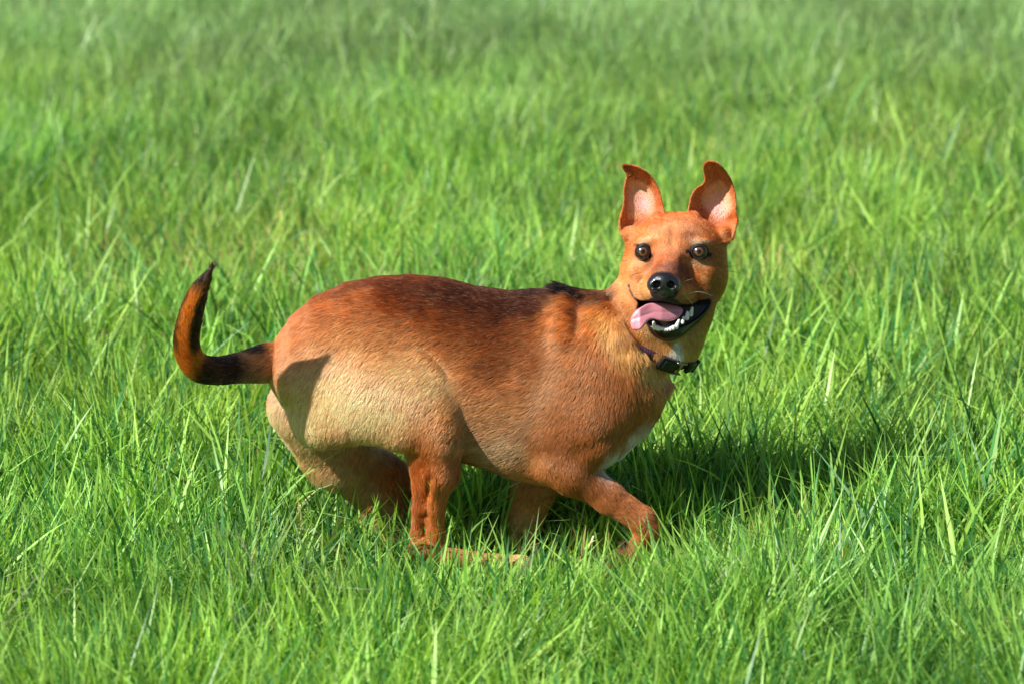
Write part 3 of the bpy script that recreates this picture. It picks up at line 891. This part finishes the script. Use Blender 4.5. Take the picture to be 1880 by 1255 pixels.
def make_fur(N):
    Wn, area = vertex_normals(WV / S, Q)
    ctr = V[Q].mean(1)
    fn = Wn[Q[:, 0]]
    face_cam = -(fn @ FWD)
    wgt = area * np.where(face_cam > -0.25, 1.0, 0.35)
    headf = (ctr[:, 0] > 1120) & (ctr[:, 1] < 650)
    wgt = wgt * np.where(headf, 2.6, 1.0) * np.where(ctr[:, 0] < 470, 1.5, 1.0)
    cdf = np.cumsum(wgt); cdf /= cdf[-1]
    fi = np.searchsorted(cdf, rng.random(N))
    a, b_ = rng.random(N)[:, None], rng.random(N)[:, None]
    q = Q[fi]
    def bil(A): return (A[q[:, 0]] * (1 - a) + A[q[:, 1]] * a) * (1 - b_) + (A[q[:, 3]] * (1 - a) + A[q[:, 2]] * a) * b_
    P = bil(V); R = bil(WV / S); Nn = bil(Wn); Nn /= np.linalg.norm(Nn, axis=1)[:, None] + 1e-9
    eye, lip, nose, ear = masks(P)
    t, head = comb(P)
    keep = (eye > 5.5) & (lip > 0.5) & (nose > 0.5) & ~((ear < 0) & (rng.random(N) < sstep(4, -10, ear) * 0.60))
    rel = P - cc0; aa = np.arctan2(rel @ e2, rel @ e1) % (2 * math.pi); rr_ = np.hypot(rel @ e1, rel @ e2)
    keep &= ~(((aa > 0.0) & (aa < 1.5)) & (np.abs(rel @ ax) < 9) & (np.abs(rr_ - np.interp(aa / (2 * math.pi) * 96, np.arange(97), np.append(NR, NR[0]))) < 14))
    keep &= ~((head > .5) & (poly_dist(P[:, 0], P[:, 1], MOUTH_IN) < 0) & (P[:, 2] < -20))
    P, R, Nn, t, head, ear, lip, eye = (x[keep] for x in (P, R, Nn, t, head, ear, lip, eye))
    n = len(P); px, py = P[:, 0], P[:, 1]
    # length
    L = np.full(n, 15.0)
    def zone(cx, cy, rx, ry, val):
        w = np.exp(-(((px - cx) / rx) ** 2 + ((py - cy) / ry) ** 2)); return w, val
    for cx, cy, rx, ry, val in ((1070, 860, 110, 70, 10), (1180, 960, 90, 70, 9), (970, 960, 60, 80, 10), (790, 940, 70, 80, 11), (900, 1035, 120, 30, 9),
                                (500, 780, 40, 90, 20), (590, 880, 90, 30, 18), (560, 800, 60, 30, 19), (1160, 650, 60, 60, 25), (1210, 720, 40, 60, 17), (1140, 840, 50, 30, 24), (440, 700, 70, 30, 14), (345, 590, 50, 70, 13), (388, 497, 14, 16, 26), (1035, 525, 50, 14, 22), (1046, 521, 18, 9, 52)):
        w, val = zone(cx, cy, rx, ry, val); L = L * (1 - w) + val * w
    hl = 6.5 + 7 * sstep(560, 600, py) + 13 * sstep(612, 640, py) + 6 * sstep(1165, 1130, px) * sstep(500, 530, py) + 6 * sstep(1300, 1330, px) * sstep(470, 520, py)
    ruff = np.exp(-((px - 1300) / 24) ** 2 - ((py - 600) / 42) ** 2) + np.exp(-((px - 1235) / 50) ** 2 - ((py - 650) / 18) ** 2)
    hl = hl + 9 * ruff
    hl = np.where(py < 430, 5.0, hl); hl = np.where(py < 390, 4.0, hl)
    hl = hl * (0.25 + 0.75 * sstep(4, 24, np.minimum(eye, lip)))
    L = L * (1 - head) + hl * head
    L *= rng.uniform(0.7, 1.15, n)
    lift = np.where(head > .5, 0.26, 0.25) + 0.10 * (vnoise(P / 30, 5) - .3)
    lift = lift + 0.28 * ruff * (P[:, 0] > 1150)
    edge = np.clip(((px < 640) & (py > 780)), 0, 1) * 0.15
    lift = lift + edge + 0.35 * np.exp(-((px - 1046) / 20) ** 2 - ((py - 521) / 10) ** 2)
    lift = lift + 0.15 * sstep(615, 640, py) * (px > 1150) * (py < 720)
    # direction with broad, fine and strand-sized disorder
    D3 = px_dirs(P, t)
    legz = np.maximum(np.exp(-(((px - 1110) / 110) ** 2 + ((py - 930) / 90) ** 2)), np.exp(-(((px - 800) / 70) ** 2 + ((py - 950) / 80) ** 2)))
    calm = (1 - 0.65 * np.maximum(sstep(505, 485, px), legz))[:, None]
    for sc, am, sd in ((60, 0.35, 11), (20, 0.30, 21), (8, 0.25, 31)):
        D3 += calm * am * (np.stack([vnoise(P / sc, sd + k) for k in range(3)], 1) - .5)
    D3 += rng.normal(0, 0.05, (n, 3))
    D3 -= Nn * np.sum(D3 * Nn, 1)[:, None]
    D3 /= np.linalg.norm(D3, axis=1)[:, None] + 1e-9
    bend = rng.normal(0, 0.06, (n, 1))
    side = np.cross(D3, Nn)
    s_ = np.array([0.0, 0.35, 0.7, 1.0])
    pts = np.empty((n, 4, 3))
    for k, s1 in enumerate(s_):
        up = lift * (1.25 * s1 - 0.55 * s1 * s1)
        pts[:, k] = R - Nn * 0.3 + (D3 * s1 + Nn * up[:, None] + side * bend * s1 * s1) * L[:, None]
    # clumps: pull tips to a neighbour's tip
    nc = n // 11
    pick = rng.choice(n, nc, replace=False)
    mid = R + D3 * L[:, None] * 0.5
    kd = kdtree.KDTree(nc)
    for i, j in enumerate(pick): kd.insert(mid[j], i)
    kd.balance()
    near = np.fromiter((kd.find(m_)[1] for m_ in mid), np.int64, n)
    j = pick[near]
    amt = 0.20 + 0.30 * vnoise(P / 40, 8)
    amt = amt + 0.42 * sstep(600, 640, py) * (px > 1150) * (py < 720)
    for k, s1 in enumerate(s_):
        w = (amt * s1 ** 1.3)[:, None]
        off = pts[j, k] - pts[j, 0]
        target = pts[j, 0] + off / (L[j][:, None]) * L[:, None]
        pts[:, k] = pts[:, k] * (1 - w) + target * w
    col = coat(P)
    cl = rng.normal(0, 1, nc)[near]
    g = np.exp(0.11 * cl + rng.normal(0, 0.20, n) + 0.30 * (vnoise(P / np.array([26., 8., 12.]), 9) - .5))
    lum = col.mean(1)[:, None]; satn = 1.0 + 0.02 * (1 - head)[:, None]
    col = np.clip(lum + (col - lum) * satn, 0.004, 1) * g[:, None] * (1.2 + 0.12 * (1 - head))[:, None]
    dk = rng.random(n) < np.where((py < 640) & (px > 560) & (px < 1120), 0.22, 0.06)
    col[dk] *= 0.35
    lt = rng.random(n) < 0.06
    col[lt] = col[lt] * 0.6 + 0.4 * np.array([0.75, 0.54, 0.32])
    # whiskers and brow hairs
    wk = []
    def wh(a, b_, c_, bend_, n_=7):
        a, b_ = np.array([*a, c_]), np.array([*b_, c_ + 10.0])
        nm = np.array([(b_ - a)[1], -(b_ - a)[0], 0]); nm = nm / np.linalg.norm(nm)
        tt = np.array([0, .33, .66, 1.0])[:, None]
        p = a + (b_ - a) * tt + nm * bend_ * 4 * tt * (1 - tt)
        wk.append(wc(p[:, 0], p[:, 1], p[:, 2]))
    wcol = []
    for a, b_, c_, bd, cl_ in (((1262, 540), (1308, 544), -120, 6, 1), ((1260, 545), (1272, 560), -126, 1, 1), ((1252, 520), (1272, 512), -120, 1, 1), ((1270, 533), (1322, 540), -110, 5, 0),
            ((1325, 500), (1368, 506), -40, 4, 0), ((1325, 495), (1356, 490), -40, 3, 0), ((1318, 552), (1352, 562), -60, 2, 0), ((1312, 562), (1330, 602), -60, 6, 0),
            ((1150, 470), (1118, 462), -60, 3, 0), ((1150, 478), (1122, 478), -60, 2, 0), ((1190, 530), (1160, 520), -120, 3, 0), ((1188, 536), (1154, 530), -120, 3, 0), ((1185, 542), (1158, 545), -118, -3, 0), ((1192, 525), (1165, 514), -120, 3, 0),
            ((1188, 442), (1178, 430), -84, 2, 0), ((1192, 443), (1186, 430), -84, 2, 0), ((1280, 441), (1290, 430), -84, -2, 0)):
        wh(a, b_, c_, bd); wcol.append((0.85, 0.8, 0.7) if cl_ else (0.02, 0.015, 0.015))
    wk = np.array(wk)
    pts = np.concatenate([pts, wk]); col = np.concatenate([col, np.array(wcol)])
    rad = np.where(head > .5, 0.23, 0.28 - 0.07 * legz) * rng.uniform(0.8, 1.2, n)
    rad = np.concatenate([rad, np.full(len(wk), 0.35)])
    n = len(pts)
    hc = bpy.data.hair_curves.new('fur')
    hc.add_curves([4] * n)
    hc.attributes['position'].data.foreach_set('vector', (pts * S).astype(np.float32).ravel()) if 'position' in hc.attributes else None
    ra = hc.attributes.get('radius') or hc.attributes.new('radius', 'FLOAT', 'POINT')
    prof = np.array([1.0, 0.9, 0.62, 0.12])
    ra.data.foreach_set('value', (rad[:, None] * prof * S).astype(np.float32).ravel())
    ca = hc.attributes.new('tone', 'FLOAT_COLOR', 'CURVE')
    c4 = np.ones((n, 4), np.float32); c4[:, :3] = np.clip(col, 0.003, 0.95)
    ca.data.foreach_set('color', c4.ravel())
    m, nt, out = node_mat('dog_fur')
    at_ = nt.nodes.new('ShaderNodeAttribute'); at_.attribute_name = 'tone'
    hb = nt.nodes.new('ShaderNodeBsdfHairPrincipled')
    hb.parametrization = 'COLOR'
    hb.inputs['Roughness'].default_value = 0.36
    hb.inputs['Radial Roughness'].default_value = 0.55
    if 'Coat' in hb.inputs: hb.inputs['Coat'].default_value = 0.0
    nt.links.new(at_.outputs['Color'], hb.inputs['Color'])
    df = nt.nodes.new('ShaderNodeBsdfDiffuse'); nt.links.new(at_.outputs['Color'], df.inputs['Color'])
    mx = nt.nodes.new('ShaderNodeMixShader'); mx.inputs[0].default_value = FUR_DIFF
    nt.links.new(hb.outputs[0], mx.inputs[1]); nt.links.new(df.outputs[0], mx.inputs[2])
    nt.links.new(mx.outputs[0], out.inputs[0])
    hc.materials.append(m)
    o = bpy.data.objects.new('fur', hc)
    scene.collection.objects.link(o)
    o.parent = dog
    o['kind'] = 'stuff'
FUR_DIFF = 0.45
scene.cycles_curves.shape = 'RIBBONS' if hasattr(scene, 'cycles_curves') else None
if DBG != 'clay':
    make_fur(60000 if DBG == 'low' else 640000)

# ------------------------------------------------------------------ ground
GZ = -0.014
m, nt, out = node_mat('soil')
tc = nt.nodes.new('ShaderNodeTexCoord')
n1 = nt.nodes.new('ShaderNodeTexNoise'); n1.inputs['Scale'].default_value = 9; n1.inputs['Detail'].default_value = 8
rp = nt.nodes.new('ShaderNodeValToRGB')
rp.color_ramp.elements[0].position = 0.3; rp.color_ramp.elements[0].color = (0.020, 0.035, 0.008, 1)
rp.color_ramp.elements[1].position = 0.7; rp.color_ramp.elements[1].color = (0.055, 0.085, 0.020, 1)
b = nt.nodes.new('ShaderNodeBsdfPrincipled'); b.inputs['Roughness'].default_value = 0.95; b.inputs['Specular IOR Level'].default_value = 0.1
nt.links.new(tc.outputs['Object'], n1.inputs['Vector']); nt.links.new(n1.outputs[0], rp.inputs[0]); nt.links.new(rp.outputs[0], b.inputs['Base Color']); nt.links.new(b.outputs[0], out.inputs[0])
G = 600.0
ground = new_mesh('ground', np.array([(-G, -G, GZ), (G, -G, GZ), (G, G, GZ), (-G, G, GZ)]), np.array([(0, 1, 2, 3)]), m, smooth=False)
ground['label'] = 'level grass-covered meadow soil'
ground['category'] = 'ground'
ground['kind'] = 'structure'

# ------------------------------------------------------------------ grass
def grass_material():
    m, nt, out = node_mat('grass_blade')
    a = nt.nodes.new('ShaderNodeAttribute'); a.attribute_name = 'tone'
    d = nt.nodes.new('ShaderNodeBsdfDiffuse'); t = nt.nodes.new('ShaderNodeBsdfTranslucent')
    g = nt.nodes.new('ShaderNodeBsdfGlossy'); g.inputs['Roughness'].default_value = 0.38; g.inputs['Color'].default_value = (0.8, 0.85, 0.8, 1)
    hs = nt.nodes.new('ShaderNodeHueSaturation'); hs.inputs['Saturation'].default_value = 1.15; hs.inputs['Value'].default_value = 1.5; hs.inputs['Hue'].default_value = 0.49
    nt.links.new(a.outputs['Color'], d.inputs[0]); nt.links.new(a.outputs['Color'], hs.inputs['Color']); nt.links.new(hs.outputs[0], t.inputs[0])
    m1 = nt.nodes.new('ShaderNodeMixShader'); m1.inputs[0].default_value = 0.36
    nt.links.new(d.outputs[0], m1.inputs[1]); nt.links.new(t.outputs[0], m1.inputs[2])
    lw = nt.nodes.new('ShaderNodeLayerWeight'); lw.inputs['Blend'].default_value = 0.25
    mr = nt.nodes.new('ShaderNodeMapRange'); mr.inputs['To Min'].default_value = 0.02; mr.inputs['To Max'].default_value = 0.13
    nt.links.new(lw.outputs['Fresnel'], mr.inputs['Value'])
    m2 = nt.nodes.new('ShaderNodeMixShader'); nt.links.new(mr.outputs[0], m2.inputs[0])
    nt.links.new(m1.outputs[0], m2.inputs[1]); nt.links.new(g.outputs[0], m2.inputs[2])
    nt.links.new(m2.outputs[0], out.inputs[0])
    return m
GM = grass_material()
CY = CAM[1] * S

# footprint of the dog seen from above, so blades part round it
hgrid = {}
cell = 0.02
low = WV[(WV[:, 2] < 0.22)]
kx = np.floor(low[:, 0] / cell).astype(int) + 60; ky = np.floor(low[:, 1] / cell).astype(int) + 60
HM = np.full((140, 140), 9.0)
ok = (kx >= 0) & (kx < 140) & (ky >= 0) & (ky < 140)
np.minimum.at(HM, (kx[ok], ky[ok]), low[ok, 2])
def roof_over(x, y):
    i = np.floor(x / cell).astype(int) + 60; j = np.floor(y / cell).astype(int) + 60
    ok = (i >= 0) & (i < 140) & (j >= 0) & (j < 140)
    r = np.full(len(x), 9.0); r[ok] = HM[i[ok], j[ok]]
    return r

def blades(N, area, hfun, wmm, colfun, seed, lean=(0.05, 0.48), seg=4):
    g = np.random.default_rng(seed)
    x0, x1, y0, y1 = area
    x = g.uniform(x0, x1, N); y = g.uniform(y0, y1, N)
    half = 0.141 * (y - CY) + 0.32
    infr = (np.abs(x) < half) & (y > -1.05)
    keep = infr | (g.random(N) < 0.30)
    x, y = x[keep], y[keep]
    # tufts: pull roots together a little
    tx = (np.stack([x / 0.045, y / 0.045, x * 0], 1))
    x = x + (vnoise(tx, seed + 5) - .5) * 0.05; y = y + (vnoise(tx, seed + 6) - .5) * 0.05
    n = len(x)
    P = np.stack([x, y, x * 0], 1)
    h = hfun(x, y, g)
    roof = roof_over(x, y)
    under = roof < h * 1.0
    kill = under & (roof < 0.045)
    h = np.where(under, np.minimum(h, roof * 0.85), h)
    # in front of the legs the grass is trodden shorter
    tr = np.exp(-(((x - 0.02) / 0.33) ** 2) ** 2 - (((y + 0.20) / 0.19) ** 2) ** 2)
    h = h * (1 - 0.42 * tr)
    h = h * (1 - 0.45 * np.exp(-(((x - 0.15) / 0.11) ** 2) ** 2 - (((y + 0.17) / 0.12) ** 2) ** 2))
    # trodden: fewer blades just before the paws
    kill |= (g.random(len(x)) < 0.80 * np.exp(-(((x - 0.03) / 0.25) ** 2) ** 2 - (((y + 0.13) / 0.15) ** 2) ** 2))
    keep = ~kill
    x, y, h = x[keep], y[keep], h[keep]; n = len(x)
    P = np.stack([x, y, x * 0], 1)
    az = g.uniform(0, 2 * np.pi, n) 
    wind = vnoise(P / 0.35, seed + 9) * 2 * np.pi * 1.2
    dx, dy = np.cos(az) * 0.8 + 0.45 * np.cos(wind), np.sin(az) * 0.8 + 0.45 * np.sin(wind)
    nn = np.hypot(dx, dy) + 1e-6; dx, dy = dx / nn, dy / nn
    ln = g.uniform(lean[0], lean[1], n) * (0.6 + 0.8 * vnoise(P / 0.2, seed + 3))
    curve = g.uniform(0.0, 0.9, n) * g.random(n)
    w = wmm * 0.001 * g.uniform(0.55, 1.25, n)
    face = az * 0 + g.uniform(0, np.pi, n)
    sx, sy = np.cos(face), np.sin(face)
    ts = np.linspace(0, 1, seg + 1)
    V_ = np.empty((n, 2 * seg + 1, 3), np.float32)
    kink = (g.random(n) < 0.10) * g.uniform(0.6, 1.6, n)
    for i, t in enumerate(ts):
        out_d = h * (ln * t + curve * t * t * 0.9 + kink * np.maximum(t - 0.62, 0))
        up = h * t * (1 - 0.28 * curve * t) - h * kink * 0.55 * np.maximum(t - 0.62, 0)
        wd = w * (0.72 + 0.9 * t - 1.62 * t ** 2.2) * 0.5
        cx, cy = x + dx * out_d, y + dy * out_d
        if i < seg:
            V_[:, 2 * i, 0] = cx - sx * wd; V_[:, 2 * i, 1] = cy - sy * wd; V_[:, 2 * i, 2] = up
            V_[:, 2 * i + 1, 0] = cx + sx * wd; V_[:, 2 * i + 1, 1] = cy + sy * wd; V_[:, 2 * i + 1, 2] = up
        else:
            V_[:, 2 * i, 0] = cx; V_[:, 2 * i, 1] = cy; V_[:, 2 * i, 2] = up
    base = np.arange(n)[:, None] * (2 * seg + 1)
    T = []
    for i in range(seg - 1):
        T.append(np.concatenate([base + 2 * i, base + 2 * i + 1, base + 2 * i + 3], 1))
        T.append(np.concatenate([base + 2 * i, base + 2 * i + 3, base + 2 * i + 2], 1))
    T.append(np.concatenate([base + 2 * seg - 2, base + 2 * seg - 1, base + 2 * seg], 1))
    T = np.concatenate(T)
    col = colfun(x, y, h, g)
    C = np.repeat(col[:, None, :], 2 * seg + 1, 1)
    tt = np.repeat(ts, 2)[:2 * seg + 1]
    C = C * (0.72 + 0.33 * tt)[None, :, None]  # mild painted shade: blades darken toward the root
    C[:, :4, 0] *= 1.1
    V_[:, :, 2] += GZ
    return V_.reshape(-1, 3), T, C.reshape(-1, 3)

def h_main(x, y, g):
    P = np.stack([x, y, x * 0], 1)
    b_ = 0.056 + 0.066 * vnoise(P / 0.30, 41) + 0.065 * vnoise(P / 0.07, 42)
    b_ = b_ + 0.03 * sstep(-0.2, -0.5, y)
    return b_ * g.uniform(0.65, 1.35, len(x))
def h_tall(x, y, g):
    return g.uniform(0.13, 0.23, len(x))
def col_main(x, y, h, g):
    P = np.stack([x, y, x * 0], 1); n = len(x)
    v = vnoise(P / 0.45, 51); v2 = vnoise(P / 0.12, 52)
    A, B, Cc = np.array([0.22, 0.485, 0.092]), np.array([0.43, 0.61, 0.115]), np.array([0.06, 0.21, 0.055])
    r = g.random(n)
    k = np.clip(0.5 * v + 0.3 * v2 + 0.5 * (g.random(n) - .3), 0, 1)[:, None]
    c = A * (1 - k) + B * k
    dkm = (r < 0.30)[:, None]
    c = np.where(dkm, Cc, c)
    # straw-coloured blades, more of them behind and right of the dog
    pat = sstep(0.35, 0.75, vnoise(P / 0.5, 53)) * np.exp(-((y - 1.3) / 1.1) ** 2) * (0.6 + 0.7 * sstep(-0.3, 0.5, x))
    dry = ((g.random(n) < 0.015 + 0.42 * pat) & (h < 0.14))[:, None]
    c = np.where(dry, np.array([0.72, 0.60, 0.22]) * g.uniform(0.6, 1.2, n)[:, None], c)
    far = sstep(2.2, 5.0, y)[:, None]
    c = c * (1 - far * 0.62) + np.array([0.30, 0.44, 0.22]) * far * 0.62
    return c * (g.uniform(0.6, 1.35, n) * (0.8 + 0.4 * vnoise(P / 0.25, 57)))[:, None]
def col_stem(x, y, h, g):
    n = len(x)
    return np.array([0.30, 0.33, 0.24]) * g.uniform(0.6, 1.2, n)[:, None]

def join(parts):
    vs, fs, cs, k = [], [], [], 0
    for v, t, c in parts:
        vs.append(v); fs.append(t + k); cs.append(c); k += len(v)
    return np.concatenate(vs), np.concatenate(fs), np.concatenate(cs)
if DBG not in ('clay', 'nograss'):
    q_ = 0.25 if DBG == 'low' else 1.0
    near = (-2.6, 2.6, -1.9, 1.3); far = (-3.6, 3.6, 1.3, 7.2)
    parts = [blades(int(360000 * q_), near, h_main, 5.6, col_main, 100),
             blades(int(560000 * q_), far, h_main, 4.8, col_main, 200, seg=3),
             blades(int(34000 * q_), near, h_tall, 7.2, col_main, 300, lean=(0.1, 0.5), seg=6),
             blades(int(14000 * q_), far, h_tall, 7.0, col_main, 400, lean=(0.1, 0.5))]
    v, t, c = join(parts)
    def seed_stems(n, area, seed, hh):
        g = np.random.default_rng(seed); V2, T2, C2 = [], [], []; k = 0
        def strip(p, q, w, c):
            nonlocal k
            d = q - p; sd = np.cross(d, g.normal(0, 1, 3)); sd = sd / (np.linalg.norm(sd) + 1e-9) * w
            V2.extend([p - sd, p + sd, q + sd * .5, q - sd * .5]); T2.extend([(k, k + 1, k + 2), (k, k + 2, k + 3)]); C2.extend([c] * 4); k += 4
        for _ in range(n):
            x, y = g.uniform(area[0], area[1]), g.uniform(area[2], area[3])
            if abs(x) < 0.9 and -0.35 < y < 0.9: continue
            h = g.uniform(*hh); a = g.uniform(0, 6.28); l = g.uniform(0.1, 0.5)
            pts = [np.array([x + math.cos(a) * l * h * t * t, y + math.sin(a) * l * h * t * t, GZ + h * t * (1 - 0.12 * l * t)]) for t in np.linspace(0, 1, 6)]
            c = np.array([0.30, 0.34, 0.20]) * g.uniform(0.7, 1.2)
            for p, q in zip(pts[:-1], pts[1:]): strip(p, q, 0.0006, c)
            cs = np.array([0.24, 0.24, 0.16]) * g.uniform(0.6, 1.2)
            for _b in range(g.integers(8, 16)):
                t = g.uniform(0.72, 1.0); p = pts[-1] * (t - .7) / .3 + pts[-3] * (1 - (t - .7) / .3)
                d = g.normal(0, 1, 3) * 0.018; d[2] = abs(d[2]) * .6
                strip(p, p + d, 0.00025, c); strip(p + d, p + d * 1.22 + np.array([0, 0, -.001]), 0.0009, cs)
        return np.array(V2), np.array(T2), np.array(C2)
    sv, st_, sc_ = join([seed_stems(80, (-0.85, 0.95, -0.75, -0.2), 1, (0.14, 0.24)), seed_stems(110, (-0.9, 1.1, 0.1, 1.2), 2, (0.15, 0.24)), seed_stems(900, (-1.6, 1.7, 1.6, 6.0), 3, (0.2, 0.34))])
    seeds = new_mesh('seed_head_grass', sv, st_, GM, None, sc_, smooth=False)
    seeds['label'] = 'thin pale stems with wispy seed heads standing above the green blades'
    seeds['category'] = 'seed grass'; seeds['kind'] = 'stuff'
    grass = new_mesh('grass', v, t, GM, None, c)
    grass['label'] = 'bright green meadow grass with long loose blades and a few straw-coloured ones'
    grass['category'] = 'grass'; grass['kind'] = 'stuff'
